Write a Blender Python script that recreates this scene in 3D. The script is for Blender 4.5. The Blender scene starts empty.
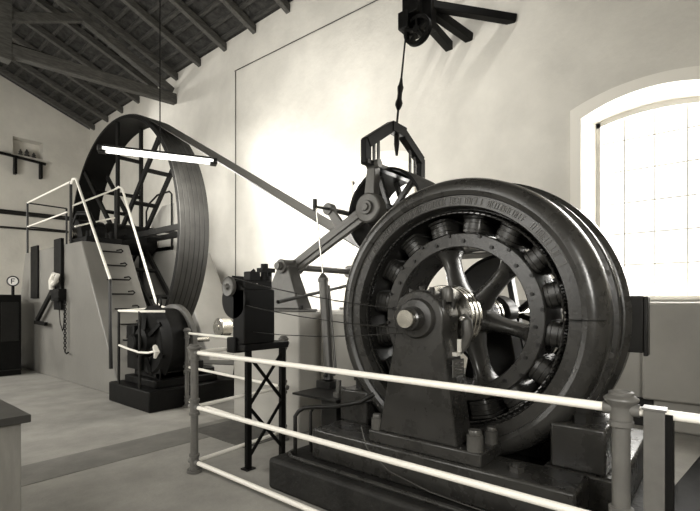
import bpy, bmesh, math, random
from mathutils import Vector, Matrix
random.seed(7)
PI = math.pi
sc = bpy.context.scene
COL = sc.collection
# ------------------------------------------------------------ materials
def T(v, w=1.0):            # neutral grey with the warm cast of the aged print
    return (v, v * (0.965 if w else 1), v * (0.88 if w else 1), 1)
def mat(name, v, rough=.6, metal=0., var=.0, scale=3., bump=.0, bscale=40., v2=None, detail=6, spec=.5, stretch=None):
    m = bpy.data.materials.new(name); m.use_nodes = True
    nt = m.node_tree; b = nt.nodes['Principled BSDF']
    b.inputs['Base Color'].default_value = T(v)
    b.inputs['Roughness'].default_value = rough
    b.inputs['Metallic'].default_value = metal
    b.inputs['Specular IOR Level'].default_value = spec
    tc = nt.nodes.new('ShaderNodeTexCoord'); mp = nt.nodes.new('ShaderNodeMapping')
    nt.links.new(tc.outputs['Object'], mp.inputs['Vector'])
    if stretch: mp.inputs['Scale'].default_value = stretch
    if var or v2 is not None:
        n = nt.nodes.new('ShaderNodeTexNoise'); n.inputs['Scale'].default_value = scale
        n.inputs['Detail'].default_value = detail; n.inputs['Roughness'].default_value = .62
        nt.links.new(mp.outputs[0], n.inputs['Vector'])
        cr = nt.nodes.new('ShaderNodeValToRGB')
        lo = v * (1 - var) if v2 is None else v2
        cr.color_ramp.elements[0].position = .35; cr.color_ramp.elements[0].color = T(lo)
        cr.color_ramp.elements[1].position = .68; cr.color_ramp.elements[1].color = T(v * (1 + var * .4))
        nt.links.new(n.outputs['Fac'], cr.inputs[0]); nt.links.new(cr.outputs[0], b.inputs['Base Color'])
        mr = nt.nodes.new('ShaderNodeMapRange')
        mr.inputs['To Min'].default_value = max(0, rough - .08); mr.inputs['To Max'].default_value = min(1, rough + .1)
        nt.links.new(n.outputs['Fac'], mr.inputs[0]); nt.links.new(mr.outputs[0], b.inputs['Roughness'])
    if bump:
        n2 = nt.nodes.new('ShaderNodeTexNoise'); n2.inputs['Scale'].default_value = bscale; n2.inputs['Detail'].default_value = 5
        nt.links.new(mp.outputs[0], n2.inputs['Vector'])
        bp = nt.nodes.new('ShaderNodeBump'); bp.inputs['Strength'].default_value = bump; bp.inputs['Distance'].default_value = .02
        nt.links.new(n2.outputs['Fac'], bp.inputs['Height']); nt.links.new(bp.outputs[0], b.inputs['Normal'])
    return m
M = dict(
    wall=mat('limewashed_plaster', .74, .92, var=.13, scale=.9, bump=.35, bscale=9, spec=.2),
    dado=mat('painted_dado', .42, .5, var=.12, scale=1.2),
    tar=mat('tarred_skirting', .018, .7, var=.3, scale=4),
    floor=mat('concrete_floor', .33, .75, var=.22, scale=2.2, bump=.25, bscale=30),
    floor_dark=mat('floor_duct_cover', .2, .7, var=.25, scale=3, bump=.2, bscale=30),
    grating=mat('floor_grating_iron', .1, .7, var=.3, scale=8),
    pier=mat('painted_concrete', .2, .33, var=.12, scale=1.6, bump=.08, bscale=12),
    pier_light=mat('pale_painted_concrete', .42, .5, var=.1, scale=1.6, bump=.08, bscale=12),
    plinth=mat('oily_concrete', .022, .6, spec=.25, var=.45, scale=5, bump=.4, bscale=25),
    iron=mat('dark_enamelled_iron', .014, .38, spec=.3, var=.25, scale=7, bump=.05, bscale=60),
    iron2=mat('grey_enamelled_iron', .034, .27, spec=.5, var=.3, scale=6, bump=.06, bscale=50),
    cast=mat('machined_casting', .1, .38, .2, var=.25, scale=6, bump=.06, bscale=50),
    black=mat('black_iron', .006, .5, spec=.15, var=.3, scale=7),
    rim=mat('dark_wheel_steel', .006, .55, .0, spec=.15, var=.3, scale=5, bump=.05),
    tread=mat('worn_wheel_face', .028, .5, .1, spec=.3, var=.3, scale=5, bump=.05),
    copper=mat('varnished_coil', .028, .3, .15, var=.3, scale=12, stretch=(1, 1, 8)),
    steel=mat('polished_steel', .62, .22, 1., var=.15, scale=20),
    belt=mat('leather_belt', .04, .5, var=.3, scale=8, bump=.05),
    surround=mat('smooth_pale_plaster', .9, .8, spec=.2),
    white=mat('white_enamel_paint', .93, .35, spec=.4),
    grey=mat('grey_rail_paint', .13, .45, var=.15, scale=12),
    wood=mat('weathered_timber', .105, .85, var=.45, scale=5, bump=.5, bscale=20, stretch=(1, 6, 6)),
    woodY=mat('weathered_batten', .065, .9, var=.5, scale=5, bump=.5, bscale=20, stretch=(6, 1, 6)),
    tile=mat('roof_tile_underside', .045, .9, var=.65, scale=6, bump=.6, bscale=12),
    table=mat('pale_cabinet_wood', .3, .6, var=.15, scale=5, stretch=(5, 5, 1)),
    tabletop=mat('dark_cabinet_top', .05, .4, var=.2, scale=5),
    frame=mat('window_bar_paint', .6, .6),
    rubber=mat('black_rubber', .02, .7),
    ceramic=mat('glazed_ceramic', .75, .15),
)
def emis(name, strength, col=(1, .985, .93, 1)):
    m = bpy.data.materials.new(name); m.use_nodes = True
    b = m.node_tree.nodes['Principled BSDF']; b.inputs['Base Color'].default_value = (.9, .88, .8, 1)
    b.inputs['Emission Color'].default_value = col; b.inputs['Emission Strength'].default_value = strength
    return m
M['tube'] = emis('lit_tube', 2.2)
g = bpy.data.materials.new('window_glass'); g.use_nodes = True
nt = g.node_tree; nt.nodes.clear()
o_ = nt.nodes.new('ShaderNodeOutputMaterial'); mx = nt.nodes.new('ShaderNodeMixShader'); tr = nt.nodes.new('ShaderNodeBsdfTransparent'); gl = nt.nodes.new('ShaderNodeBsdfGlossy')
gl.inputs['Roughness'].default_value = .05; mx.inputs[0].default_value = .06
nt.links.new(tr.outputs[0], mx.inputs[1]); nt.links.new(gl.outputs[0], mx.inputs[2]); nt.links.new(mx.outputs[0], o_.inputs[0])
M['glass'] = g

# ------------------------------------------------------------ mesh building
class MB:
    def __init__(s): s.v = []; s.f = []
    def add(s, vs, fs):
        b = len(s.v); s.v += [Vector(p) for p in vs]; s.f += [[i + b for i in f] for f in fs]; return s
    def box(s, x0, x1, y0, y1, z0, z1):
        return s.add([(x0,y0,z0),(x1,y0,z0),(x1,y1,z0),(x0,y1,z0),(x0,y0,z1),(x1,y0,z1),(x1,y1,z1),(x0,y1,z1)],
                     [(0,3,2,1),(4,5,6,7),(0,1,5,4),(1,2,6,5),(2,3,7,6),(3,0,4,7)])
    def hexa(s, bot, top):
        n = len(bot)
        return s.add(list(bot) + list(top), [tuple(range(n))[::-1], tuple(range(n, 2*n))] + [(i, (i+1) % n, n + (i+1) % n, n + i) for i in range(n)])
    def bar(s, p0, p1, w, h, up=(0, 0, 1), w1=None, h1=None):
        p0 = Vector(p0); p1 = Vector(p1); d = (p1 - p0).normalized(); u = Vector(up)
        if abs(d.dot(u)) > .98: u = Vector((1, 0, 0))
        a = d.cross(u).normalized(); b = a.cross(d).normalized()
        w1 = w if w1 is None else w1; h1 = h if h1 is None else h1
        q = lambda p, w, h: [p - a*w/2 - b*h/2, p + a*w/2 - b*h/2, p + a*w/2 + b*h/2, p - a*w/2 + b*h/2]
        return s.hexa(q(p0, w, h), q(p1, w1, h1))
    def cyl(s, p0, p1, r0, r1=None, n=24):
        p0 = Vector(p0); p1 = Vector(p1); r1 = r0 if r1 is None else r1
        d = (p1 - p0).normalized(); u = Vector((0, 0, 1)) if abs(d.z) < .9 else Vector((1, 0, 0))
        a = d.cross(u).normalized(); b = d.cross(a).normalized()
        c = [(math.cos(2*PI*i/n), math.sin(2*PI*i/n)) for i in range(n)]
        return s.hexa([p0 + (a*x + b*y)*r0 for x, y in c], [p1 + (a*x + b*y)*r1 for x, y in c])
    def lathe(s, prof, origin, axis='x', n=96, closed=True):
        ox, oy, oz = origin; vs = []; m = len(prof)
        for i in range(n):
            t = 2*PI*i/n; c, sn = math.cos(t), math.sin(t)
            for r, h in prof:
                if axis == 'x': vs.append((ox + h, oy + r*c, oz + r*sn))
                elif axis == 'y': vs.append((ox + r*sn, oy + h, oz + r*c))
                else: vs.append((ox + r*c, oy + r*sn, oz + h))
        fs = []
        for i in range(n):
            j = (i + 1) % n
            for k in range(m if closed else m - 1):
                l = (k + 1) % m
                fs.append((i*m + k, j*m + k, j*m + l, i*m + l))
        if not closed:
            if prof[0][0] > 1e-5: fs.append([i*m for i in range(n)][::-1])
            if prof[-1][0] > 1e-5: fs.append([i*m + m - 1 for i in range(n)])
        return s.add(vs, fs)
    def tube(s, pts, r, n=10, closed=False):
        pts = [Vector(p) for p in pts]; N = len(pts); prev = None; rings = []
        for i, p in enumerate(pts):
            if closed: d = pts[(i+1) % N] - pts[i-1]
            else: d = pts[min(i+1, N-1)] - pts[max(i-1, 0)]
            d.normalize()
            if prev is None:
                u = Vector((0, 0, 1)) if abs(d.z) < .9 else Vector((1, 0, 0)); a = d.cross(u).normalized()
            else: a = (prev - d*prev.dot(d)).normalized()
            prev = a; b = d.cross(a)
            rr = r[i] if isinstance(r, (list, tuple)) else r
            rings.append([p + (a*math.cos(2*PI*k/n) + b*math.sin(2*PI*k/n))*rr for k in range(n)])
        vs = [v for R in rings for v in R]; fs = []
        for i in range(N if closed else N - 1):
            j = (i + 1) % N
            for k in range(n):
                l = (k+1) % n; fs.append((i*n + k, i*n + l, j*n + l, j*n + k))
        if not closed: fs += [list(range(n))[::-1], [(N-1)*n + k for k in range(n)]]
        return s.add(vs, fs)
    def prism(s, poly, axis, a0, a1):      # polygon in the plane across `axis`, extruded along it
        f = {'x': lambda u, v, t: (t, u, v), 'y': lambda u, v, t: (u, t, v), 'z': lambda u, v, t: (u, v, t)}[axis]
        return s.hexa([f(u, v, a0) for u, v in poly], [f(u, v, a1) for u, v in poly])
    def build(s, name, m, parent=None, bevel=0, ang=35, smooth=True):
        off = OFF.get(parent.name, Vector()) if parent else Vector()
        me = bpy.data.meshes.new(name)
        me.from_pydata([v - off for v in s.v], [], s.f)
        bm = bmesh.new(); bm.from_mesh(me); bmesh.ops.recalc_face_normals(bm, faces=bm.faces); bm.to_mesh(me); bm.free()
        me.materials.append(M[m] if isinstance(m, str) else m)
        if smooth:
            for p in me.polygons: p.use_smooth = True
            me.set_sharp_from_angle(angle=math.radians(ang))
        o = bpy.data.objects.new(name, me); COL.objects.link(o)
        if parent: o.parent = parent; OFF[o.name] = off
        else: OFF[o.name] = Vector()
        if bevel:
            b = o.modifiers.new('bevel', 'BEVEL'); b.width = bevel; b.segments = 2; b.limit_method = 'ANGLE'; b.angle_limit = math.radians(40)
        return o
OFF = {}
def arc(c, r, a0, a1, n=12, plane='yz', x=0):
    out = []
    for i in range(n + 1):
        t = a0 + (a1 - a0)*i/n; u, v = c[0] + r*math.cos(t), c[1] + r*math.sin(t)
        out.append((x, u, v) if plane == 'yz' else (u, x, v) if plane == 'xz' else (u, v, x))
    return out
def thing(name, label, cat, loc, group=None):
    o = bpy.data.objects.new(name, None); COL.objects.link(o); o.location = loc; o.empty_display_size = .1
    o['label'] = label; o['category'] = cat
    if group: o['group'] = group
    OFF[o.name] = Vector(loc); return o
def tag(o, label, cat, group=None):
    o['label'] = label; o['category'] = cat
    if group: o['group'] = group
    return o
def rebase(o, loc):                          # put a single-mesh thing's origin at its base
    L = Vector(loc); o.data.transform(Matrix.Translation(-L)); o.location = L; return o
def struct(o): o['kind'] = 'structure'; return o

# ------------------------------------------------------------ camera
cam = bpy.data.cameras.new('camera'); co = bpy.data.objects.new('camera', cam); COL.objects.link(co)
TH = math.atan(525/450)
co.location = (0, 0, 1.5); co.rotation_euler = (PI/2, 0, math.atan2(math.cos(TH), math.sin(TH)) - PI/2)
cam.sensor_width = 36; cam.lens = 36*450/700; cam.shift_x = (350-335)/700; cam.shift_y = (302-255.5)/700
cam.clip_start = .05; cam.clip_end = 200
sc.camera = co
FW = Vector((math.sin(TH), math.cos(TH), 0)); RT = Vector((math.cos(TH), -math.sin(TH), 0))
# ------------------------------------------------------------ the room
XW, YG, XL, YB, ZE, RX, SL = 6.6, 17.35, -1.3, -3.2, 7.73, 2.65, .36
ZR = ZE + (XW - RX)*SL
def arched_wall(name, xin, xout, y0, y1, z1, wins, m):
    mb = MB(); a, b = min(xin, xout), max(xin, xout); cur = y0
    for (w0, w1, sill, spring, rise) in sorted(wins):
        mb.box(a, b, cur, w0, 0, z1); mb.box(a, b, w0, w1, 0, sill)
        N = 16; c = (w0 + w1)/2; h = (w1 - w0)/2; R = (h*h + rise*rise)/(2*rise)
        zz = lambda y: spring + rise - R + math.sqrt(max(0, R*R - (y - c)**2))
        for i in range(N):
            ya, yb = w0 + (w1-w0)*i/N, w0 + (w1-w0)*(i+1)/N
            mb.prism([(ya, zz(ya)), (yb, zz(yb)), (yb, z1), (ya, z1)], 'x', a, b)
        cur = w1
    mb.box(a, b, cur, y1, 0, z1)
    o = mb.build(name, m, smooth=False); return struct(o)
W1 = (-.13, 1.384, 1.53, 3.89, .19); W2 = (4.0, 5.55, 1.53, 3.84, .19)
arched_wall('wall_right', XW, XW + .55, YB, YG, ZE + .1, [W1, W2], 'wall')
LW = [(1.6, 3.6, 1.4, 4.6, .4), (6.4, 8.4, 1.4, 4.6, .4), (11.2, 13.2, 1.4, 4.6, .4)]
arched_wall('wall_left', XL, XL - .45, YB, YG, ZE + .1, LW, 'wall')
def gable(name, y0, y1, niche=None):
    mb = MB()
    if niche:
        a, b, c, d = niche
        rf = lambda x: ZE + (XW - x)*SL if x > RX else ZE + (x - XL)*SL
        mb.prism([(XL, 0), (a, 0), (a, rf(a)), (RX, ZR), (XL, ZE)], 'y', y0, y1)
        mb.prism([(b, 0), (XW, 0), (XW, ZE), (b, rf(b))], 'y', y0, y1)
        mb.prism([(a, 0), (b, 0), (b, c), (a, c)], 'y', y0, y1); mb.prism([(a, d), (b, d), (b, rf(b)), (a, rf(a))], 'y', y0, y1)
        mb.box(a, b, y0 + .38, y1, c, d)
    else: mb.prism([(XL, 0), (XW, 0), (XW, ZE), (RX, ZR), (XL, ZE)], 'y', y0, y1)
    return struct(mb.build(name, 'wall', smooth=False))
gable('wall_back', YG, YG + .5, (4.26, 5.11, 6.3, 6.86)); gable('wall_front', YB - .4, YB)
struct(MB().box(XL - .5, XW + .6, YB - .4, YG + .5, -.3, 0).build('floor', 'floor', smooth=False))
# darker duct covers let into the floor, flush
struct(MB().box(XL, 3.55, 4.31, 4.84, -.02, .004).build('floor_duct', 'floor_duct' if 0 else 'floor_dark', smooth=False))
struct(MB().box(2.9, 3.5, 3.7, 4.7, -.02, .007).build('floor_grating', 'grating', smooth=False))
# dado and skirting on the window wall, window wall only as far as the photo shows
struct(MB().box(XW - .012, XW, YB, 2.6, .34, 1.53).build('trim_1', 'dado', smooth=False))
struct(MB().box(XW - .03, XW, YB, 2.6, 0, .34).build('baseboard_right', 'tar', smooth=False))
# roof: deck, battens, rafters
ceil = MB()
ceil.prism([(XW + .6, ZE + .12 - .6*SL), (RX, ZR + .12), (RX, ZR + .2), (XW + .6, ZE + .2 - .6*SL)], 'y', YB - .4, YG + .5)
ceil.prism([(RX, ZR + .12), (XL - .5, ZE + .12 - .5*SL), (XL - .5, ZE + .2 - .5*SL), (RX, ZR + .2)], 'y', YB - .4, YG + .5)
ceil = struct(ceil.build('ceiling', 'tile', smooth=False))
bt = MB(); k = 0
for i in range(13):
    x = XW - .12 - i*.32
    z = ZE + (XW - x)*SL
    bt.prism([(x - .035, z + .06 + .035*SL), (x + .035, z + .06 - .035*SL), (x + .035, z + .13 - .035*SL), (x - .035, z + .13 + .035*SL)], 'y', YB, YG)
b_ = bt.build('batten', 'woodY', ceil, smooth=False)
for i in range(18):
    y = 16.95 - i*1.11
    if y < YB + .3: break
    mb = MB()
    x0 = XW - .0; x1 = RX
    mb.prism([(x0, ZE - .11), (x1, ZR - .11), (x1, ZR + .06), (x0, ZE + .06)], 'y', y - .06, y + .06)
    mb.build('rafter', 'wood', ceil, bevel=.008)
# roof truss by the wheel
YT = 11.5
tr_ = thing('roof_truss', 'heavy timber roof truss with long tie beam high above the big belt wheel', 'roof truss', (RX, YT, 6.75))
MB().bar((RX - .1, YT, 6.83), (XW, YT, 7.12), .2, .27).build('tie_beam', 'wood', tr_, bevel=.015)
MB().bar((RX - .1, YT, 6.83), (XL, YT, 7.12), .2, .27).build('tie_beam', 'wood', tr_, bevel=.015)
MB().box(RX - .11, RX + .13, YT - .13, YT + .13, 6.6, ZR - .02).build('king_post', 'wood', tr_, bevel=.015)
MB().bar((RX + .1, YT, 7.55), (4.35, YT, 8.3), .15, .18).build('strut', 'wood', tr_, bevel=.012)
MB().bar((RX + .1, YT, ZR - .3), (XW - .1, YT, 7.3), .18, .2).build('principal_rafter', 'wood', tr_, bevel=.012)
MB().bar((RX + .1, YT, 7.0), (3.75, YT, 7.05), .15, .02).build('iron_strap', 'black', tr_)
# windows
def window(name, w, side, cols, rows, depth):
    y0, y1, sill, spring, rise = w; Wo = w
    if side > 0: y0, y1, spring, rise = y0 + .11, y1 - .115, spring + .0, rise - .1
    x = XW + depth if side > 0 else XL - depth
    c = (y0 + y1)/2; h = (y1 - y0)/2; R = (h*h + rise*rise)/(2*rise)
    zz = lambda y: spring + rise - R + math.sqrt(max(0, R*R - (y - c)**2))
    fr = MB(); s = .05
    pts = [(y0 + (y1-y0)*i/24, zz(y0 + (y1-y0)*i/24)) for i in range(25)]
    for i in range(24):
        (a, za), (b, zb) = pts[i], pts[i+1]
        fr.prism([(a, za - s*1.4), (b, zb - s*1.4), (b, zb + .01), (a, za + .01)], 'x', x - .03, x + .03)
    fr.box(x - .03, x + .03, y0, y0 + s, sill, spring); fr.box(x - .03, x + .03, y1 - s, y1, sill, spring); fr.box(x - .03, x + .03, y0, y1, sill, sill + s)
    f = struct(fr.build(name, 'frame', smooth=False))
    mu = MB()
    for i in range(1, cols):
        y = y0 + (y1-y0)*i/cols; mu.box(x - .014, x + .014, y - .008, y + .008, sill, zz(y))
    for z in rows: mu.box(x - .013, x + .013, y0, y1, z - .008, z + .008)
    mu.build('window_bars', 'frame', f, smooth=False)
    MB().prism([(y0, sill), (y1, sill)] + pts[::-1], 'x', x - .003, x + .003).build('window_pane', 'glass', f, smooth=False)
    if side > 0:
        o0, o1, _, osp, ori = Wo; oh = (o1 - o0)/2; oc = (o0 + o1)/2; oR = (oh*oh + ori*ori)/(2*ori)
        oz = lambda y: osp + ori - oR + math.sqrt(max(0, oR*oR - (y - oc)**2))
        A = [(o0, sill)] + [(o0 + (o1-o0)*i/24, oz(o0 + (o1-o0)*i/24)) for i in range(25)] + [(o1, sill)]
        B = [(y0, sill)] + pts + [(y1, sill)]
        rv = MB(); vs = []
        for (a, za), (b, zb) in zip(A, B): vs += [(XW + .001, a, za), (x - .03, b, zb), (x - .03, a, za)]
        fs = []
        for i in range(len(A) - 1):
            for k in range(3): fs.append((i*3 + k, i*3 + (k+1) % 3, i*3 + 3 + (k+1) % 3, i*3 + 3 + k))
        rv.add(vs, fs).build('window_reveal', 'wall', f, smooth=False)
        MB().box(XW - .03, x - .03, o0, o1, sill - .001, sill + .03).build('window_sill', 'white', f)
        # raised plaster surround
        sr = MB(); oz2 = lambda y: oz(oc + (y - oc)*oh/(oh + .13)) + .14
        for i in range(30):
            a, b = o0 - .13 + (o1 - o0 + .26)*i/30, o0 - .13 + (o1 - o0 + .26)*(i+1)/30
            zi = lambda y: oz(min(max(y, o0), o1)) if o0 - .001 <= y <= o1 + .001 else oz(o0) - .0
            sr.prism([(a, zi(a)), (b, zi(b)), (b, oz2(b)), (a, oz2(a))], 'x', XW - .05, XW + .0)
        sr.box(XW - .05, XW, o1, o1 + .13, sill, osp); sr.box(XW - .05, XW, o0 - .13, o0, sill, osp)
        sr.build('window_surround', 'surround', f, smooth=False)
    return f
window('window_1', W1, 1, 4, [1.98, 2.385, 2.785, 3.2, 3.6], .3)
window('window_2', W2, 1, 4, [1.98, 2.385, 2.785, 3.2, 3.6], .3)
for i, w in enumerate(LW): window('window_%d' % (i + 3), w, -1, 4, [2.2, 3.0, 3.8, 4.55], .25)

# ------------------------------------------------------------ generator
YC, ZC = 1.5, 1.39
pl = tag(rebase(MB().box(2.4, 4.7, .3, 2.77, 0, .25).build('foundation_plinth', 'plinth', bevel=.03), (3.4, 1.5, 0)),
         'low dark oil-stained concrete plinth under the big generator', 'plinth')
ge = thing('generator', 'huge round dark iron generator with spoked rotor inside, on its bedplate', 'generator', (3.2, YC, .25))
bp = MB()
bp.box(2.62, 2.96, .58, 2.49, .25, .49); bp.box(2.96, 4.3, .42, .84, .25, .489); bp.box(2.96, 4.3, 2.16, 2.49, .25, .489); bp.box(3.75, 4.3, .84, 2.16, .25, .489)
bp.build('bedplate', 'iron2', ge, bevel=.018)
sf = [(.79, 3.03), (.80, 3.0), (.872, 3.0), (.876, 2.985), (.905, 2.972), (.935, 2.973), (.965, 2.987), (.99, 3.015), (1.005, 3.055), (1.01, 3.1), (1.01, 3.16), (1.0, 3.2), (.985, 3.22),
      (.965, 3.23), (.965, 3.27), (1.02, 3.28), (1.03, 3.29), (1.03, 3.37), (1.02, 3.38), (.98, 3.39), (.98, 3.44), (1.03, 3.45), (1.06, 3.49), (1.06, 3.6), (1.0, 3.62), (.8, 3.62), (.785, 3.56)]
ob = MB().lathe(sf, (0, YC, ZC), n=160).build('stator_frame', 'iron2', ge, ang=25)
MB().box(2.962, 3.0, YC - 1.0, YC - .80, ZC + .0, ZC + .004).build('split_joint', 'black', ge)
# raised lettering band: shallow arc plate with short embossed strokes (the casting's words cannot be read)
def arcplate(mb, r0, r1, a0, a1, x0, x1, n):
    for i in range(n):
        t0, t1 = a0 + (a1-a0)*i/n, a0 + (a1-a0)*(i+1)/n
        P = lambda r, t: (YC + r*math.cos(t), ZC + r*math.sin(t))
        mb.prism([P(r0, t0), P(r1, t0), P(r1, t1), P(r0, t1)], 'x', x0, x1)
mb = MB(); arcplate(mb, .805, .808, math.radians(30), math.radians(156), 2.994, 3.002, 60); arcplate(mb, .864, .867, math.radians(30), math.radians(156), 2.994, 3.002, 60)
arcplate(mb, .805, .867, math.radians(29.7), math.radians(30), 2.994, 3.002, 1); arcplate(mb, .805, .867, math.radians(156), math.radians(156.3), 2.994, 3.002, 1)
mb.build('name_band', 'cast', ge)
mb = MB(); t = 33.
while t < 153:
    w = random.choice([.5, .9, 1.0, 1.1])
    if random.random() > .13:
        a = math.radians(t); b = math.radians(t + .28)
        arcplate(mb, .815, .857, a, b, 2.993, 3.001, 1)
        if random.random() > .3: arcplate(mb, .851, .857, a, math.radians(t + w), 2.993, 3.001, 1)
        if random.random() > .4: arcplate(mb, .833, .838, a, math.radians(t + w*.9), 2.993, 3.001, 1)
        if random.random() > .4: arcplate(mb, .815, .821, a, math.radians(t + w), 2.993, 3.001, 1)
        if random.random() > .5: arcplate(mb, .815, .857, math.radians(t + w), math.radians(t + w + .28), 2.993, 3.001, 1)
    t += w + .85
mb.build('raised_lettering', 'cast', ge)
# frame bolts on the flange
for a in range(0, 360, 30):
    t = math.radians(a + 13); y, z = YC + 1.0*math.cos(t), ZC + 1.0*math.sin(t)
    MB().cyl((3.262, y, z), (3.29, y, z), .02, n=8).build('bolt', 'cast', ge)
# stator winding ends: looped coils inside the bore
mb = MB()
for i in range(110):
    t = 2*PI*i/110
    pts = []
    for k in range(9):
        u = k/8; tt = t + .045*math.sin(u*PI*2)
        r = .786 - .028*math.sin(u*PI); x = 3.09 + .045*math.cos(u*2*PI)
        pts.append((x, YC + r*math.cos(tt), ZC + r*math.sin(tt)))
    mb.tube(pts, .0065, n=6)
mb.lathe([(.785, 3.1), (.785, 3.56), (.8, 3.56), (.8, 3.1)], (0, YC, ZC), n=120)
mb.build('end_winding', 'copper', ge)
MB().lathe([(.64, 3.6), (.8, 3.6), (.8, 3.615), (.64, 3.615)], (0, YC, ZC), n=96).build('dark_backing', 'black', ge)  # added black ring behind the poles, keeps light out of the gaps
# rotor
MB().lathe([(.52, 3.16), (.527, 3.15), (.618, 3.15), (.625, 3.16), (.625, 3.55), (.52, 3.55)], (0, YC, ZC), n=128).build('rotor_rim', 'iron2', ge, ang=30)
for i in range(32):
    t = 2*PI*(i + .5)/32; r = .585 + (.025 if i % 2 else -.02)
    y, z = YC + r*math.cos(t), ZC + r*math.sin(t)
    MB().cyl((3.135, y, z), (3.152, y, z), .013, n=8).build('rim_bolt', 'iron', ge)
for i in range(16):
    t = 2*PI*(i + .4)/16; d = Vector((0, math.cos(t), math.sin(t))); q = Vector((0, -math.sin(t), math.cos(t)))
    c = Vector((3.355, YC, ZC)); mb = MB()
    def ov(r, w, l, n=20):      # rounded-rectangle coil outline across the pole axis
        out = []
        for k in range(n):
            a = 2*PI*k/n; ca, sa = math.cos(a), math.sin(a)
            s = .45
            out.append(c + d*r + q*(w*math.copysign(abs(ca)**s, ca)) + Vector((1, 0, 0))*(l*math.copysign(abs(sa)**s, sa)))
        return out
    prof = [(.62, .07), (.632, .072), (.634, .088), (.655, .09), (.657, .085), (.661, .085), (.663, .09), (.70, .09), (.702, .085), (.706, .085), (.708, .09), (.732, .09), (.735, .085), (.74, .098), (.757, .098)]
    rings = [ov(r, w, w + .1) for r, w in prof]
    n = 20; vs = [p for R in rings for p in R]; fs = []
    for j in range(len(rings) - 1):
        for k in range(n): fs.append((j*n + k, j*n + (k+1) % n, (j+1)*n + (k+1) % n, (j+1)*n + k))
    fs += [list(range(n))[::-1], [(len(rings)-1)*n + k for k in range(n)]]
    mb.add(vs, fs); mb.build('pole', 'copper', ge, ang=50)
MB().lathe([(.06, 2.98), (.15, 2.98), (.16, 3.06), (.165, 3.55), (.06, 3.55)], (0, YC, ZC), n=48).build('hub', 'iron2', ge)
for i in range(6):
    t = math.radians(i*60 + 13); d = Vector((0, math.cos(t), math.sin(t))); q = Vector((0, -math.sin(t), math.cos(t)))
    mb = MB(); c = Vector((3.34, YC, ZC)); rings = []; n = 16
    for r, w, l in [(.12, .1, .17), (.18, .08, .16), (.25, .06, .14), (.36, .052, .12), (.45, .056, .13), (.49, .075, .15), (.53, .11, .17)]:
        rings.append([c + d*r + q*(w*math.cos(2*PI*k/n)) + Vector((1, 0, 0))*(l*math.sin(2*PI*k/n)) for k in range(n)])
    vs = [p for R in rings for p in R]; fs = [(j*n + k, j*n + (k+1) % n, (j+1)*n + (k+1) % n, (j+1)*n + k) for j in range(len(rings)-1) for k in range(n)]
    fs += [list(range(n))[::-1], [(len(rings)-1)*n + k for k in range(n)]]
    mb.add(vs, fs); mb.build('spoke', 'iron2', ge, ang=60)
YS = 1.555
tag_ = MB().cyl((2.52, YS - .0, ZC), (4.95, YC, ZC), .062, n=40).build('shaft', 'steel', ge, bevel=.006)
for i, x in enumerate((2.95, 3.015, 3.08)):
    MB().lathe([(.06, x - .02), (.225, x - .02), (.23, x - .015), (.23, x + .02), (.225, x + .025), (.06, x + .025)], (0, YC + .01, ZC), n=64).build('slip_ring', 'steel', ge)
mb = MB().tube([(2.9, 1.33, 1.40), (2.88, 1.30, 1.37), (2.88, 1.29, 1.29), (2.88, 1.32, 1.2), (2.88, 1.36, 1.15)], [.028, .036, .036, .03, .02], n=12)
bh = mb.build('brush_holder', 'cast', ge)
MB().cyl((2.83, 1.315, 1.39), (2.9, 1.315, 1.39), .014).cyl((2.84, 1.36, 1.155), (2.9, 1.36, 1.155), .012).build('clamp_screw', 'steel', bh)
MB().box(2.84, 2.86, 1.325, 1.35, 1.15, 1.25).box(2.78, 2.86, 1.325, 1.37, 1.14, 1.165).build('brush_terminal', 'ceramic', ge)
# front bearing pedestal
pd = MB(); N = 20
poly = [(1.265, .575), (1.87, .575), (1.725, 1.30)] + [(YS + .19*math.cos(a), ZC + .19*math.sin(a)) for a in [math.radians(-8 + 196*i/N) for i in range(N + 1)]] + [(1.375, 1.30)]
mb = MB()
F0 = [(2.665, u, v) for u, v in poly]; F1 = [(2.915, YS + (u - YS)*.97, v) for u, v in poly]
F0b = F0
mb.hexa(F0b, F1); pdo = mb.build('bearing_pedestal', 'iron2', ge, bevel=.012)
MB().lathe([(.0, -.11), (.055, -.115), (.075, -.10), (.08, -.03), (.125, -.025), (.135, -.01), (.14, .06)], (2.655, YS, ZC), n=56, closed=False).build('bearing_cap', 'iron2', pdo)
MB().lathe([(0, -.15), (.058, -.15), (.062, -.145), (.062, -.1)], (2.655, YS, ZC), n=48, closed=False).build('shaft_end', 'steel', pdo)
MB().box(2.63, 2.64, 1.27, 1.3, .55, .57)
for (y, z) in [(1.47, 1.575), (1.55, 1.59), (1.63, 1.575), (1.39, 1.50), (1.7, 1.52)]:
    for x in (2.72, 2.86): MB().cyl((x, y, z - .05), (x, y, z + .015), .018, n=8).build('cap_bolt', 'iron2', pdo)
MB().lathe([(.0, -.05), (.035, -.05), (.04, -.04), (.04, .03), (.03, .05), (0, .06)], (2.8, 1.40, 1.55), axis='z', n=24, closed=False).build('oil_cup', 'cast', pdo)
npl = MB().box(2.71, 2.87, 1.315, 1.322, 1.01, 1.12).build('nameplate', 'cast', pdo)
mb = MB()
for i in range(4):
    for j in range(4):
        if (i + j) % 4: mb.box(2.725 + j*.034, 2.75 + j*.034, 1.311, 1.316, 1.025 + i*.022, 1.034 + i*.022)
mb.build('raised_marks', 'steel', npl)
MB().box(2.64, 3.0, 1.1, 1.945, .489, .577).build('pedestal_foot', 'iron2', ge, bevel=.012)
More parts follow.
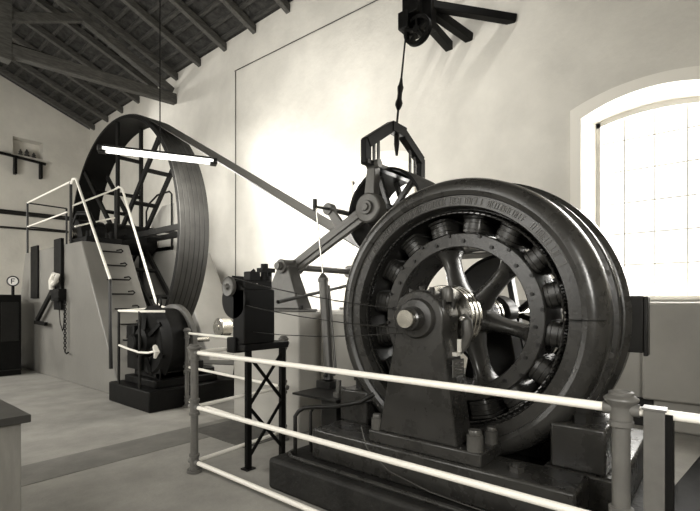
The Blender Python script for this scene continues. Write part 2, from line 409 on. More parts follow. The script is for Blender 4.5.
for (x, y, r, h) in [(2.69, 1.90, .042, .1), (2.69, 1.16, .05, .12), (2.9, 1.14, .04, .1), (2.9, 1.91, .04, .1)]:
    MB().lathe([(r, 0), (r, h*.8), (r*.8, h*.84), (r*.8, h), (r*.72, h*1.08), (0, h*1.08)], (x, y, .577), axis='z', n=28, closed=False).build('foot_bolt', 'cast', ge)
MB().cyl((2.75, .93, .49), (2.75, .93, .52), .045, n=6).cyl((2.75, .93, .52), (2.75, .93, .535), .025).build('hex_nut', 'iron2', ge)
for y0, y1 in [(.5, .8), (2.2, 2.49)]:
    fb = MB().box(2.97, 3.46, y0, y1, .489, .76).build('frame_foot', 'iron2', ge, bevel=.015)
    ym = (y0 + y1)/2
    MB().cyl((3.1, ym, .76), (3.1, ym, .83), .06, n=6).cyl((3.1, ym, .83), (3.1, ym, .86), .075).cyl((3.1, ym, .86), (3.1, ym, .93), .035).build('foot_bolt', 'iron', fb)
MB().box(3.5, 3.6, .38, .47, 1.17, 1.54).box(3.5, 3.62, .355, .38, 1.15, 1.535).build('joint_flange', 'iron', ge, bevel=.006)
# rear bearing and belt pulley on the far end of the shaft
mb = MB().prism([(1.2, .48), (1.8, .48), (1.65, 1.35)] + [(YC + .17*math.cos(a), ZC + .17*math.sin(a)) for a in [math.radians(180*i/12) for i in range(13)]] + [(1.35, 1.35)], 'x', 3.8, 4.02)
mb.build('bearing_pedestal', 'iron', ge, bevel=.012)
PR = .56
MB().lathe([(PR - .03, 4.14), (PR, 4.14), (PR + .006, 4.45), (PR, 4.8), (PR - .03, 4.8)], (0, YC, ZC), n=96).build('belt_pulley', 'rim', ge)
for i in range(6):
    t = math.radians(i*60 + 20); d = Vector((0, math.cos(t), math.sin(t)))
    MB().bar(Vector((4.45, YC, ZC)) + d*.05, Vector((4.45, YC, ZC)) + d*(PR - .01), .05, .1, up=(1, 0, 0)).build('pulley_arm', 'iron', ge)
for x in (3.62, 3.7):
    MB().lathe([(.06, x - .02), (.15, x - .02), (.15, x + .02), (.06, x + .02)], (0, YC, ZC), n=48).build('shaft_collar', 'steel', ge)

# bent pipes and cable on the plinth
tag(MB().tube([(2.60, 2.66, .25), (2.60, 2.66, .56)] + [(2.62, 2.64, .6), (2.64, 2.6, .63), (2.66, 2.52, .645), (2.68, 2.3, .68), (2.72, 2.08, .74), (2.79, 2.0, .8)], .017, n=12).build('bent_pipe', 'iron', bevel=0),
    'dark bent pipe rising from plinth edge, the nearer of two beside generator bedplate', 'pipe', 'pipes bending towards the generator')
tag(MB().tube([(2.72, 2.6, .25), (2.72, 2.6, .58), (2.74, 2.58, .62), (2.76, 2.5, .64), (2.8, 2.3, .67), (2.9, 2.1, .72)], .014, n=12).build('bent_pipe', 'iron'),
    'thinner dark bent pipe standing just behind the nearer one at the bedplate corner', 'pipe', 'pipes bending towards the generator')
tag(MB().tube([(2.62, 2.7, .265), (2.55, 2.68, .265), (2.50, 2.6, .265), (2.5, 2.3, .265), (2.5, .5, .265)], .016, n=10).build('conduit_pipe', 'iron2'),
    'thin pipe lying along the top of the dark plinth in front of the bedplate', 'pipe')
tag(MB().tube([(2.63, 2.0, .585), (2.56, 1.9, .47), (2.54, 1.7, .36), (2.55, 1.4, .30), (2.57, 1.1, .275), (2.58, .8, .275)], .004, n=6).build('thin_wire', 'cast'),
    'thin pale wire sagging down the side of the generator bedplate', 'wire')
# plate shelf with damper
sh = thing('damper_bracket', 'dark iron shelf plate with a square block below, under the leaning cylinder', 'bracket', (3.2, 2.7, .25))
MB().box(2.95, 3.5, 2.52, 3.06, .63, .65).build('shelf_plate', 'iron', sh, bevel=.004)
MB().box(2.98, 3.3, 2.54, 2.72, .25, .63).build('support_block', 'iron', sh, bevel=.008)
MB().cyl((3.08, 2.60, .65), (3.08, 2.60, .69), .05, n=6).cyl((3.08, 2.60, .69), (3.08, 2.60, .8), .022).build('anchor_nut', 'cast', sh)
da = thing('damper', 'slim leaning steel damper cylinder with thin rod on top, in front of the concrete block', 'damper', (3.36, 2.96, .65))
dtop = Vector((3.45, 3.12, 1.77)); dbot = Vector((3.38, 2.98, .80)); ddir = (dtop - dbot).normalized()
MB().cyl(dbot, dtop - ddir*.05, .047, n=28).build('cylinder', 'cast', da, bevel=.004)
MB().cyl(dtop - ddir*.06, dtop - ddir*.03, .056, n=28).cyl(dtop - ddir*.03, dtop + ddir*.03, .056, .015, n=28).build('end_cap', 'cast', da)
MB().cyl(dtop, (3.45, 3.22, 2.5), .008, n=8).build('piston_rod', 'steel', da)
MB().cyl(dbot + Vector((.02, -.075, .0)), dtop + Vector((.02, -.06, -.1)), .013, n=12).build('side_tube', 'cast', da)
MB().box(3.28, 3.46, 2.88, 3.06, .65, .72).cyl((3.37, 2.97, .72), dbot, .05, .04, n=20).cyl((3.30, 2.97, .77), (3.46, 2.97, .77), .018, n=12).build('pivot_foot', 'iron', da, bevel=.004)

# ------------------------------------------------------------ concrete blocks for the tensioner
cb = MB()      # one U-shaped block: the belt's lower run passes through its channel
cb.prism([(3.6, 0), (5.6, 0), (5.6, 1.385), (4.85, 1.385), (4.85, .22), (4.08, .22), (4.08, 1.385), (3.6, 1.385)], 'y', 3.62, 4.83)
cb.prism([(3.95, 0), (5.6, 0), (5.6, 1.36), (4.85, 1.36), (4.85, .22), (4.08, .22), (4.08, 1.36), (3.95, 1.36)], 'y', 2.95, 3.62)
tag(rebase(cb.build('concrete_block', 'pier_light', bevel=.02), (4.5, 3.9, 0)), 'pale painted concrete block carrying the belt tensioner stand', 'concrete block')
ten = thing('belt_tensioner', 'iron belt tensioner: tapered stand, long rising lever arms, spoked idler pulley and house-shaped lifting yoke', 'belt tensioner', (3.85, 4.0, 1.385))
ZP = 1.93; YP = 4.0; YH, ZH = 2.84, 2.50
mb = MB()
for x in (3.66, 5.25):
    mb = MB().hexa([(x - .02, 3.66, 1.42), (x + .2, 3.66, 1.42), (x + .2, 4.33, 1.42), (x - .02, 4.33, 1.42)] if x < 4 else [(x - .02, 3.62, 1.42), (x + .25, 3.62, 1.42), (x + .25, 4.33, 1.42), (x - .02, 4.33, 1.42)],
              [(x + .04, YP - .09, ZP), (x + .2, YP - .09, ZP), (x + .2, YP + .09, ZP), (x + .04, YP + .09, ZP)])
    mb.box(x - .05, x + .26, 3.63, 4.38, 1.384, 1.42)
    st = mb.build('stand', 'cast', ten, bevel=.012)
    MB().cyl((x - .0, YP, ZP), (x + .24, YP, ZP), .085, n=32).cyl((x - .03, YP, ZP), (x, YP, ZP), .05, n=20).build('bearing', 'cast', st, bevel=.006)
    for yy in (3.66, 4.31):
        MB().cyl((x + .02, yy, 1.42), (x + .02, yy, 1.46), .02, n=6).build('anchor_bolt', 'iron', st)
MB().cyl((3.6, YP, ZP), (5.5, YP, ZP), .042, n=24).build('pivot_shaft', 'cast', ten)
for x in (3.9, 5.02):
    a = Vector((x, YP + .04, ZP - .02)); b = Vector((x, YH, ZH))
    mb = MB().bar(a, b, .06, .15, up=(0, 0, 1), h1=.17); mb.bar(a, b, .1, .05, up=(0, 0, 1))
    mb.cyl((x - .06, YP, ZP), (x + .08, YP, ZP), .09, n=28)
    la = mb.build('lever_arm', 'cast', ten, bevel=.006)
    MB().cyl((x - .07, YH, ZH), (x + .07, YH, ZH), .16, n=40).build('hub_boss', 'cast', la, bevel=.02)
    MB().cyl((x - .10, YH, ZH), (x - .06, YH, ZH), .075, n=32).cyl((x - .12, YH, ZH), (x - .09, YH, ZH), .045, n=6).build('axle_cap', 'cast', la, bevel=.005)
    MB().bar((x, YH, ZH), (x, 2.80, 2.96), .11, .14, up=(0, 1, 0), w1=.1, h1=.1).build('upright_arm', 'cast', la, bevel=.01)
# damper lever with crossbar
k = (YP - 3.23)/(YP - YH); jz = ZP + (ZH - ZP)*k
MB().bar((3.9, 3.22, jz), (3.9, 3.42, 2.56), .05, .12, w1=.05, h1=.09, up=(0, 1, 0)).cyl((3.86, 3.43, 2.57), (3.95, 3.43, 2.57), .07, n=24).build('damper_lever', 'cast', ten, bevel=.006)
MB().cyl((3.95, 3.43, 2.57), (5.0, 3.43, 2.57), .03, n=16).build('cross_bar', 'cast', ten)
MB().cyl((3.43, 3.23, 2.5), (3.88, 3.42, 2.57), .017, n=12).cyl((3.45, 3.235, 2.45), (3.45, 3.235, 2.58), .024, n=12).build('rod_pin', 'iron', ten)
MB().bar((5.02, 3.25, jz), (5.02, 3.43, 2.57), .05, .1, up=(0, 1, 0)).build('damper_lever', 'cast', ten)
# idler pulley
IR = .49
ip = MB().lathe([(IR - .03, 4.13), (IR, 4.13), (IR + .006, 4.45), (IR, 4.77), (IR - .03, 4.77)], (0, YH, ZH), n=96).build('idler_pulley', 'rim', ten)
MB().lathe([(IR + .001, 4.16), (IR + .006, 4.2), (IR + .009, 4.45), (IR + .006, 4.7), (IR + .001, 4.74)], (0, YH, ZH), n=96, closed=False)
for xx in (4.28, 4.62):
    for i in range(6):
        t = math.radians(i*60 + 12); d = Vector((0, math.cos(t), math.sin(t)))
        MB().bar(Vector((xx, YH, ZH)) + d*.05, Vector((xx, YH, ZH)) + d*(IR - .01), .045, .06, up=(1, 0, 0)).build('pulley_spoke', 'iron2', ip)
MB().cyl((4.18, YH, ZH), (4.72, YH, ZH), .1, n=32).build('pulley_hub', 'iron', ip, bevel=.01)
MB().cyl((3.82, YH, ZH), (5.12, YH, ZH), .045, n=20).build('axle', 'steel', ten)
# lifting yoke (house-shaped frame across the pulley)
yk = MB(); XA, XB, XM = 3.75, 4.87, 4.33; yy = 2.79; ZB = 2.95
tk = .085
P = lambda x, z: Vector((x, yy, z))
yk.bar(P(XA, ZB + .2), P(XM - .12, 3.45), .11, tk, up=(0, 1, 0)); yk.bar(P(XM - .14, 3.45), P(XM + .14, 3.45), .11, tk + .02, up=(0, 1, 0))
yk.bar(P(XM + .1, 3.45), P(XB, ZB + .27), .11, tk, up=(0, 1, 0)); yk.bar(P(XA, ZB - .02), P(XA, ZB + .23), .1, tk*.8, up=(0, 1, 0)); yk.bar(P(XB, ZB - .02), P(XB, ZB + .3), .1, tk*.8, up=(0, 1, 0))
yo = yk.build('lifting_yoke', 'black', ten, bevel=.006)
MB().bar(P(XA - .03, ZB), P(XB + .03, ZB), .09, .05, up=(0, 0, 1)).build('cross_beam', 'iron', yo, bevel=.005)
for x, z1 in ((XA + .14, 3.22), (XA + .22, 3.28), (XB - .14, 3.28), (XB - .25, 3.34)):
    MB().bar(P(x, ZB), P(x - (.0), z1), .03, .022, up=(0, 1, 0)).build('tie_bar', 'iron2', yo)
MB().cyl(P(XM, 3.45), P(XM, 3.30), .03, n=12).cyl(P(XM, 3.30), P(XM, 3.16), .032, .014, n=12).build('hook_bolt', 'black', yo)
for x in (XA + .12, XB - .08):
    MB().cyl((x, yy - .09, ZB), (x, yy + .06, ZB), .045, n=20).build('pin', 'cast', yo)

# ------------------------------------------------------------ wall pulley and cable
PX, PY, PZ = 5.72, 3.33, 5.43
wp = thing('wall_pulley', 'small black cable pulley on four black beams projecting from the wall, top of picture', 'pulley', (XW, 2.9, 5.5))
MB().lathe([(.16, -.035), (.21, -.04), (.215, -.03), (.19, 0), (.215, .03), (.21, .04), (.16, .035)], (PX, PY, PZ), axis='x', n=48).build('sheave', 'black', wp)
sh_ = MB().cyl((PX - .06, PY, PZ), (PX + .14, PY, PZ), .05, n=20)
for i in range(5):
    t = 2*PI*i/5 + .3; d = Vector((0, math.cos(t), math.sin(t))); sh_.bar(Vector((PX, PY, PZ)), Vector((PX, PY, PZ)) + d*.19, .03, .085, up=(1, 0, 0))
sh_.build('sheave_spokes', 'black', wp)
MB().box(PX + .05, PX + .2, PY - .2, PY + .25, PZ - .0, PZ + .5).box(PX - .1, PX + .2, PY - .05, PY + .2, PZ + .24, PZ + .48).box(PX - .12, PX + .18, PY + .1, PY + .26, PZ + .05, PZ + .3).build('bearing_housing', 'black', wp, bevel=.01)
for p0, p1, w, h in [((PX + .12, PY - .1, PZ + .38), (XW + .02, 2.25, 5.57), .12, .11), ((PX + .1, PY - .1, PZ + .33), (XW + .02, 2.93, 5.56), .12, .12), ((PX + .1, PY - .05, PZ + .2), (XW + .02, 3.27, 5.55), .12, .13), ((PX + .1, PY, PZ + .4), (XW + .02, 3.2, 6.15), .08, .08)]:
    MB().bar(p0, p1, w, h).build('beam', 'black', wp, bevel=.006)
cb0 = Vector((PX, PY + .2, PZ)); cb1 = Vector((XM, yy, 3.5))
tb = thing('lifting_cable', 'thin black cable with a turnbuckle hanging from the wall pulley to the yoke', 'cable', tuple(cb1))
MB().cyl(cb1, cb0, .013, n=8).build('cable', 'black', tb)
q = lambda t: cb1 + (cb0 - cb1)*t
MB().tube([q(.14), q(.18), q(.2), q(.24), q(.30), q(.36), q(.38), q(.46)], [.016, .04, .045, .03, .028, .04, .03, .014], n=12).build('turnbuckle', 'black', tb)
tag(MB().tube([(PX + .12, PY, PZ + .49), (6.4, 3.7, 6.75), (6.54, 3.9, 6.83), (6.56, 8.76, 6.98)], .008, n=6).build('guy_cable', 'iron'), 'thin cable running high along the wall from pulley towards left', 'cable')
tag(MB().tube([(6.585, 8.76, 6.98), (6.585, 8.76, 1.55)], .012, n=6).build('wall_conduit', 'grey'), 'thin vertical conduit on the white wall right of the big wheel', 'conduit')

# ------------------------------------------------------------ big belt wheel
WY, WZ, WR = 9.6, 2.82, 2.5
bw = thing('flywheel', 'giant dark spoked flywheel standing between two grey concrete piers', 'flywheel', (4.45, WY, WZ - WR))
MB().lathe([(WR - .06, 4.15), (WR, 4.15), (WR + .012, 4.45), (WR, 4.75), (WR - .06, 4.75), (WR - .05, 4.71), (WR - .04, 4.45), (WR - .05, 4.19)], (0, WY, WZ), n=160).build('rim', 'rim', bw, ang=30)
mb = MB()
for i in range(6):
    x = 4.16 + i*.098
    mb.lathe([(WR + .004, x), (WR + .015, x + .004), (WR + .015, x + .088), (WR + .004, x + .092)], (0, WY, WZ), n=128)
mb.build('grooved_face', 'tread', bw, ang=30)
MB().lathe([(.12, 3.98), (.3, 3.98), (.32, 4.0), (.32, 4.9), (.3, 4.92), (.12, 4.92)], (0, WY, WZ), n=48).build('hub', 'rim', bw)
for i in range(8):
    t = math.radians(i*45 + 90); d = Vector((0, math.cos(t), math.sin(t))); c = Vector((0, WY, WZ))
    for x in (4.2, 4.7):
        MB().bar(c + d*.2 + Vector((x, 0, 0)), c + d*(WR - .06) + Vector((x, 0, 0)), .1, .05, up=(1, 0, 0)).build('spoke', 'rim', bw)
    for r in (.95, 1.72):
        p = c + d*r
        MB().bar(p + Vector((4.2, 0, 0)), p + Vector((4.7, 0, 0)), .05, .07, up=tuple(d)).build('spoke_tie', 'rim', bw)
MB().cyl((3.3, WY, WZ), (5.7, WY, WZ), .12, n=32).build('axle', 'steel', bw)
# the belt: wheel -> under the idler -> over the generator pulley -> back
def tangent(c1, r1, s1, c2, r2, s2):
    # tangent points for a directed line from circle1 to circle2; s=+1 circle on the right of travel
    dx, dz = c2[0]-c1[0], c2[1]-c1[1]; D = math.hypot(dx, dz); a = math.atan2(dz, dx)
    rr = s1*r1 - s2*r2; b = math.asin(rr/D); th = a - b
    n = (-math.sin(th), math.cos(th))        # left normal
    return (c1[0] + n[0]*s1*r1, c1[1] + n[1]*s1*r1), (c2[0] + n[0]*s2*r2, c2[1] + n[1]*s2*r2)
bt_ = .012
CW, CI, CG = (WY, WZ), (YH, ZH), (YC, ZC)
rW, rI, rG = WR + .03, IR + .02, PR + .02
def upper(c1, r1, c2, r2, top1, top2):       # travel towards -Y
    dx, dz = c2[0]-c1[0], c2[1]-c1[1]; best = None
    D = math.hypot(dx, dz); a = math.atan2(dz, dx)
    s1 = 1 if top1 else -1; s2 = 1 if top2 else -1
    # unit normal n with z>0 such that (c2 + s2 r2 n - c1 - s1 r1 n).n = 0 -> (c2-c1).n = s1 r1 - s2 r2
    k = (s1*r1 - s2*r2)/D
    for sg in (1, -1):
        th = a + sg*math.acos(k); n = (math.cos(th), math.sin(th))
        if n[1] > 0: best = n
    n = best
    return (c1[0] + s1*r1*n[0], c1[1] + s1*r1*n[1]), (c2[0] + s2*r2*n[0], c2[1] + s2*r2*n[1])
def ang(c, p): return math.atan2(p[1]-c[1], p[0]-c[0])
p1, p2 = upper(CW, rW, CI, rI, True, False)
p3, p4 = upper(CI, rI, CG, rG, False, True)
p6, p5 = upper(CG, rG, CW, rW, False, False)
path = []
def addarc(c, r, a, b, n):
    for i in range(n + 1):
        t = a + (b - a)*i/n; path.append((c[0] + r*math.cos(t), c[1] + r*math.sin(t)))
a5, a1 = ang(CW, p5), ang(CW, p1)            # wheel: from the bottom round the far side to the top
if a5 > 0: a5 -= 2*PI
if a1 < a5: a1 += 2*PI
addarc(CW, rW, a5, a1, 60)
a2, a3 = ang(CI, p2), ang(CI, p3)
if a2 > 0: a2 -= 2*PI
if a3 > 0: a3 -= 2*PI
addarc(CI, rI, a2, a3, 10)
a4, a6 = ang(CG, p4), ang(CG, p6)
if a6 < a4: a6 += 2*PI
addarc(CG, rG, a4, a6, 30)
n = len(path); mb = MB(); vs = []
for i in range(n):
    p, q0, q1 = path[i], path[i-1], path[(i+1) % n]
    tx, tz = q1[0]-q0[0], q1[1]-q0[1]; L = math.hypot(tx, tz) or 1; nx, nz = -tz/L*bt_/2, tx/L*bt_/2
    vs += [(4.2, p[0]+nx, p[1]+nz), (4.7, p[0]+nx, p[1]+nz), (4.7, p[0]-nx, p[1]-nz), (4.2, p[0]-nx, p[1]-nz)]
fs = []
for i in range(n):
    j = (i+1) % n
    for k in range(4): fs.append((i*4 + k, i*4 + (k+1) % 4, j*4 + (k+1) % 4, j*4 + k))
mb.add(vs, fs)
tag(rebase(mb.build('drive_belt', 'belt', ang=50), (4.45, 5, .3)), 'long dark flat drive belt slanting down from the giant wheel to the generator side', 'belt')

# ------------------------------------------------------------ piers
def pier(name, x0, x1, lab, extra=None):
    sl = .6
    poly = [(7.12, 0), (12.9, 0), (11.9, 2.6), (9.95, 2.6), (9.95, 2.2), (9.55, 2.2), (9.55, 2.6), (8.7, 2.6)]
    o = MB().prism(poly, 'x', x0, x1).build(name, 'pier', bevel=.02)
    return tag(rebase(o, ((x0+x1)/2, 9.9, 0)), lab, 'concrete pier')
pier('concrete_pier', 3.16, 4.02, 'large grey sloping concrete pier with rung ladder, nearer the camera side of the wheel')
pier('concrete_pier', 4.95, 5.85, 'grey concrete pier with sloping edge visible behind and right of the giant wheel')
MB_slot = MB().box(3.13, 3.16, 9.5, 9.92, .9, 2.62)
sl_ = tag(MB().box(3.1, 3.158, 9.52, 9.9, 1.35, 2.72).build('slot_shade', 'black', bevel=.006), 'black vertical strip standing in for the shaded slot between the two faces of the grey pier', 'channel')  # black strip put in for the shade inside the pier slot
tag(MB().box(3.12, 3.158, 10.95, 11.4, 1.58, 2.7).build('guide_bar', 'black', bevel=.006), 'short black upright bar at left on the grey pier wall', 'bar')
# bearings on piers
for i, (x0, x1, lab) in enumerate([(3.3, 3.95, 'black shaft bearing block on top of the near grey pier'), (5.05, 5.75, 'black shaft bearing block on top of the far grey pier behind wheel')]):
    bb = thing('shaft_bearing', lab, 'bearing', ((x0+x1)/2, WY, 2.6))
    mb = MB().box(x0, x1, WY - .75, WY + .05, 2.6, 2.72); mb.prism([(WY - .35, 2.72), (WY + .35, 2.72), (WY + .26, 2.98)] + [(WY + .26*math.cos(a), WZ + .1 + .2*math.sin(a)) for a in [math.radians(20 + 14*j) for j in range(11)]] + [(WY - .26, 2.98)], 'x', x0 + .08, x1 - .08)
    mb.build('bearing_body', 'black', bb, bevel=.015)
    for yy_ in (WY - .6, WY - .42):
        MB().cyl((x0 + .15, yy_, 2.72), (x0 + .15, yy_, 2.86), .03, n=12).build('stud', 'black', bb)
        MB().cyl((x1 - .15, yy_, 2.72), (x1 - .15, yy_, 2.86), .03, n=12).build('stud', 'black', bb)
    MB().tube([(x0 + .1, WY + .1, 3.05), (x0 + .1, WY - .1, 3.22), (x0 + .2, WY - .35, 3.2), (x0 + .25, WY - .5, 2.95)], .05, n=10).build('oil_pipe', 'black', bb)
hs = tag(rebase(MB().prism([(8.5, 2.6), (9.85, 2.6), (9.85, 3.3), (9.35, 3.62), (8.5, 3.62)], 'x', 5.05, 5.2).build('wheel_housing', 'dado', bevel=.02), (5.5, 9.2, 2.6)), 'grey sheet cover seen behind spokes on the far pier', 'cover')
tag(MB().tube([(4.97, 9.9, 2.6), (4.97, 9.9, 3.55), (4.97, 9.75, 3.72), (4.97, 9.4, 3.85), (4.97, 8.9, 3.85), (4.97, 8.8, 3.78), (4.97, 8.8, 2.6)], .02, n=8).build('curved_guard_rail', 'black'),
    'thin black hooped guard rail seen through the wheel spokes', 'guard rail')
# rungs
for i in range(8):
    z = 2.42 - i*.26; y = 8.7 - (2.6 - z)*.6077
    xa = 3.44; dirn = Vector((0, -.12, 0))
    mb = MB().tube([(xa, y + .02, z), (xa, y - .09, z), (xa + .03, y - .12, z - .0), (xa + .33, y - .12, z), (xa + .36, y - .12, z + .03), (xa + .34, y - .1, z + .06), (xa + .31, y + .02, z + .05)], .014, n=8)
    tag(mb.build('ladder_rung', 'black'), ['topmost', 'second from top', 'third from top', 'fourth from top', 'fifth from top', 'sixth from top', 'seventh from top', 'lowest'][i] + ' hooked iron rung on the sloping front of the near grey pier', 'rung', 'rungs up the near pier')
# ladder and platform handrails
hr = thing('platform_handrail', 'thin white and dark pipe handrail around the top of the near grey pier', 'handrail', (3.2, 9.3, 2.6))
def tb_(pts, r, name, m, par): return MB().tube(pts, r, n=10).build(name, m, par)
tb_([(3.2, 11.9, 2.6), (3.2, 11.9, 3.74)], .022, 'post', 'iron', hr)
tb_([(3.2, 9.3, 2.6), (3.2, 9.3, 3.76)], .025, 'post', 'iron', hr)
tb_([(4.0, 11.9, 2.6), (4.0, 11.9, 3.74)], .022, 'post', 'iron', hr)
tb_([(4.0, 9.25, 2.6), (4.0, 9.25, 3.77)], .025, 'post', 'iron', hr)
tb_([(3.2, 11.9, 3.74), (4.0, 11.9, 3.74)], .016, 'rail', 'iron', hr)
tb_([(3.2, 11.9, 3.2), (4.0, 11.9, 3.2)], .016, 'rail', 'iron', hr)
tb_([(3.2, 11.9, 3.74), (3.2, 9.3, 3.77)], .018, 'rail', 'white', hr)
tb_([(3.2, 11.9, 3.2), (3.2, 9.5, 3.22)], .016, 'rail', 'white', hr)
tb_([(3.2, 9.3, 3.3), (4.0, 9.25, 3.77)], .018, 'rail', 'white', hr)
tb_([(3.2, 9.1, 2.9), (4.0, 9.25, 3.2)], .016, 'rail', 'white', hr)
tb_([(3.2, 9.3, 3.72), (3.2, 9.2, 3.8), (3.2, 9.05, 3.78), (3.12, 7.4, 1.86)], .022, 'stair_rail', 'white', hr)
tb_([(4.0, 9.25, 3.77), (4.0, 9.1, 3.79), (4.0, 8.95, 3.74), (3.98, 7.58, 1.5), (3.98, 7.45, 1.42), (3.95, 7.3, 1.42)], .022, 'stair_rail', 'white', hr)
lr = (MB().tube([(3.12, 7.4, 1.86), (3.10, 7.36, 1.75), (3.08, 7.3, .9), (3.08, 7.28, .45)], [.022, .024, .026, .03], n=10).build('ladder_stile', 'iron', hr))
MB().cyl((3.12, 7.4, 1.86), (3.12, 7.4, 1.86 + .01), .02)
# hoist lever on pier face
lv = thing('brake_lever', 'black slanting brake lever with white handle gear on the grey pier face', 'lever', (3.1, 9.7, .9))
MB().bar((3.06, 9.75, 1.78), (3.06, 10.75, 1.12), .05, .09).build('slanting_bar', 'black', lv)
MB().bar((3.06, 10.85, 1.08), (3.06, 10.2, 1.06), .06, .07).build('foot_bar', 'black', lv)
MB().box(3.02, 3.158, 9.4, 9.8, 1.52, 1.75).build('bracket', 'black', lv)
MB().tube([(3.02, 9.75, 1.75), (3.0, 9.7, 1.9), (3.0, 9.55, 2.02), (3.0, 9.4, 2.0), (3.0, 9.45, 1.9), (3.0, 9.6, 1.85)], .05, n=10).build('handle_gear', 'ceramic', lv)
MB().bar((2.98, 9.5, 1.6), (2.98, 9.2, 1.6), .04, .03).build('stub', 'black', lv)
ch = MB()
for i in range(20):
    z = 1.5 - i*.045; r = .022
    ch.tube([(3.1 + (r*math.cos(a) if i % 2 else 0), 9.3 + (0 if i % 2 else r*math.cos(a)), z + .03*math.sin(a)) for a in [2*PI*k/8 for k in range(8)]], .008, n=6, closed=True)
tag(ch.tube([(3.1, 9.3, .62), (3.1, 9.3, .57), (3.1, 9.22, .54), (3.1, 9.14, .57)], .014, n=8).build('hanging_chain', 'black'), 'short black chain with hook hanging from the lever bracket on the pier', 'chain')
tag(MB().tube([(3.1, 9.62, 1.5), (3.1, 9.55, 1.1), (3.1, 9.42, .95), (3.1, 9.36, 1.1), (3.12, 9.36, 1.5)], .008, n=6).build('hanging_rope', 'black'), 'thin dark rope looping beside the chain on the pier', 'rope')

# ------------------------------------------------------------ motor beside the wheel
mp = tag(rebase(MB().box(2.96, 4.5, 5.82, 7.08, 0, .29).build('motor_plinth', 'black', bevel=.02), (3.7, 6.4, 0)), 'black low plinth under the dark motor below the wheel', 'plinth')
mo = thing('barring_motor', 'dark round electric motor with stepped base below the giant wheel', 'motor', (3.6, 6.2, .29))
MY, MZ, MR = 6.3, .9, .55
MB().box(3.12, 4.14, 5.95, 6.9, .29, .4).box(3.2, 4.1, 5.98, 6.75, .4, .5).build('base_frame', 'black', mo, bevel=.015)
MB().lathe([(.2, 3.2), (.42, 3.18), (.46, 3.2), (.5, 3.23), (MR, 3.26), (MR, 3.3), (.51, 3.31), (.51, 3.58), (.4, 3.7), (.2, 3.74)], (0, MY, MZ), n=80).build('motor_body', 'black', mo, ang=28)
MB().lathe([(.40, 3.56), (.55, 3.56), (.57, 3.57), (.57, 3.64), (.55, 3.65), (.4, 3.65)], (0, MY, MZ), n=80).build('lit_end_ring', 'cast', mo, ang=28)  # paler material on the rear flange stands in for its lit edge
MB().lathe([(.0, 2.98), (.1, 2.98), (.12, 3.0), (.12, 3.1), (.2, 3.12), (.22, 3.18), (.24, 3.22)], (0, MY + .1, MZ + .02), n=40, closed=False).build('end_bearing', 'black', mo)
for i in range(6):
    t = math.radians(60*i + 20)
    MB().bar((3.14, MY + .2*math.cos(t), MZ + .2*math.sin(t)), (3.2, MY + .46*math.cos(t), MZ + .46*math.sin(t)), .06, .05).build('end_arm', 'black', mo)
MB().tube([(3.36, MY + .06*math.cos(a), MZ + MR + .05 + .07*math.sin(a)) for a in [2*PI*k/14 for k in range(14)]], .014, n=8, closed=True).build('lifting_eye', 'black', mo)
MB().box(3.14, 3.34, 6.42, 6.86, .5, .95).box(3.1, 3.3, 6.55, 6.8, .95, 1.15).build('terminal_box', 'black', mo, bevel=.01)
MB().box(3.2, 3.9, 5.98, 6.1, .4, .62).build('mounting_foot', 'black', mo, bevel=.008)
MB().tube([(3.24, 6.5, 1.2), (3.2, 6.4, 1.0), (3.17, 6.3, .8), (3.17, 6.5, .72)], .014, n=8).build('motor_cable', 'cast', mo)
MB().cyl((3.6, MY, MZ), (4.2, MY, MZ), .04, n=20).build('motor_shaft', 'steel', mo)
# small line shaft pulley right of motor
lp = thing('line_shaft_stand', 'small bright pulley on a dark iron stand between motor and governor', 'pulley stand', (4.4, 6.2, 0))
MB().hexa([(4.75, 6.05, 0), (5.0, 6.05, 0), (5.0, 6.45, 0), (4.75, 6.45, 0)], [(4.82, 6.2, .95), (4.93, 6.2, .95), (4.93, 6.34, .95), (4.82, 6.34, .95)]).build('stand', 'black', lp, bevel=.01)
MB().cyl((4.35, 6.27, 1.08), (5.3, 6.27, 1.08), .035, n=20).build('shaft', 'steel', lp)
MB().cyl((4.8, 6.27, 1.08), (4.97, 6.27, 1.08), .11, n=28).build('bearing', 'iron', lp, bevel=.01)
MB().lathe([(.03, 4.36), (.14, 4.36), (.15, 4.37), (.15, 4.55), (.14, 4.56), (.03, 4.56)], (0, 6.27, 1.08), n=48).build('pulley', 'steel', lp)
# ------------------------------------------------------------ governor
go = thing('governor', 'black box-shaped speed governor with small flywheel, on a cross-braced iron frame', 'governor', (2.7, 3.3, 0))
fr = MB()
for x in (2.56, 2.97):
    for y in (3.22,):
        lg = MB().box(x - .025, x + .025, y - .02, y + .02, 0, 1.1).box(x - .05, x + .05, y - .045, y + .045, 0, .012).build('frame_leg', 'black', go)
MB().bar((2.56, 3.215, 1.02), (2.97, 3.215, .56), .012, .03).bar((2.56, 3.215, .56), (2.97, 3.215, 1.02), .012, .03).bar((2.56, 3.215, .56), (2.97, 3.215, .1), .012, .03).bar((2.56, 3.215, .1), (2.97, 3.215, .56), .012, .03).build('cross_brace', 'black', go)
MB().box(2.5, 3.03, 3.19, 3.40, 1.06, 1.12).build('top_frame', 'black', go, bevel=.006)
MB().box(2.5, 2.86, 3.2, 3.37, 1.12, 1.62).build('case', 'black', go, bevel=.012)
MB().box(2.47, 2.6, 3.3, 3.42, 1.04, 1.18).build('valve_block', 'black', go, bevel=.01)
MB().lathe([(.0, 2.44), (.02, 2.43), (.03, 2.45), (.07, 2.455), (.085, 2.45), (.09, 2.46), (.09, 2.48), (.08, 2.49), (0, 2.49)], (0, 3.38, 1.64), n=40, closed=False).build('hand_wheel', 'cast', go)
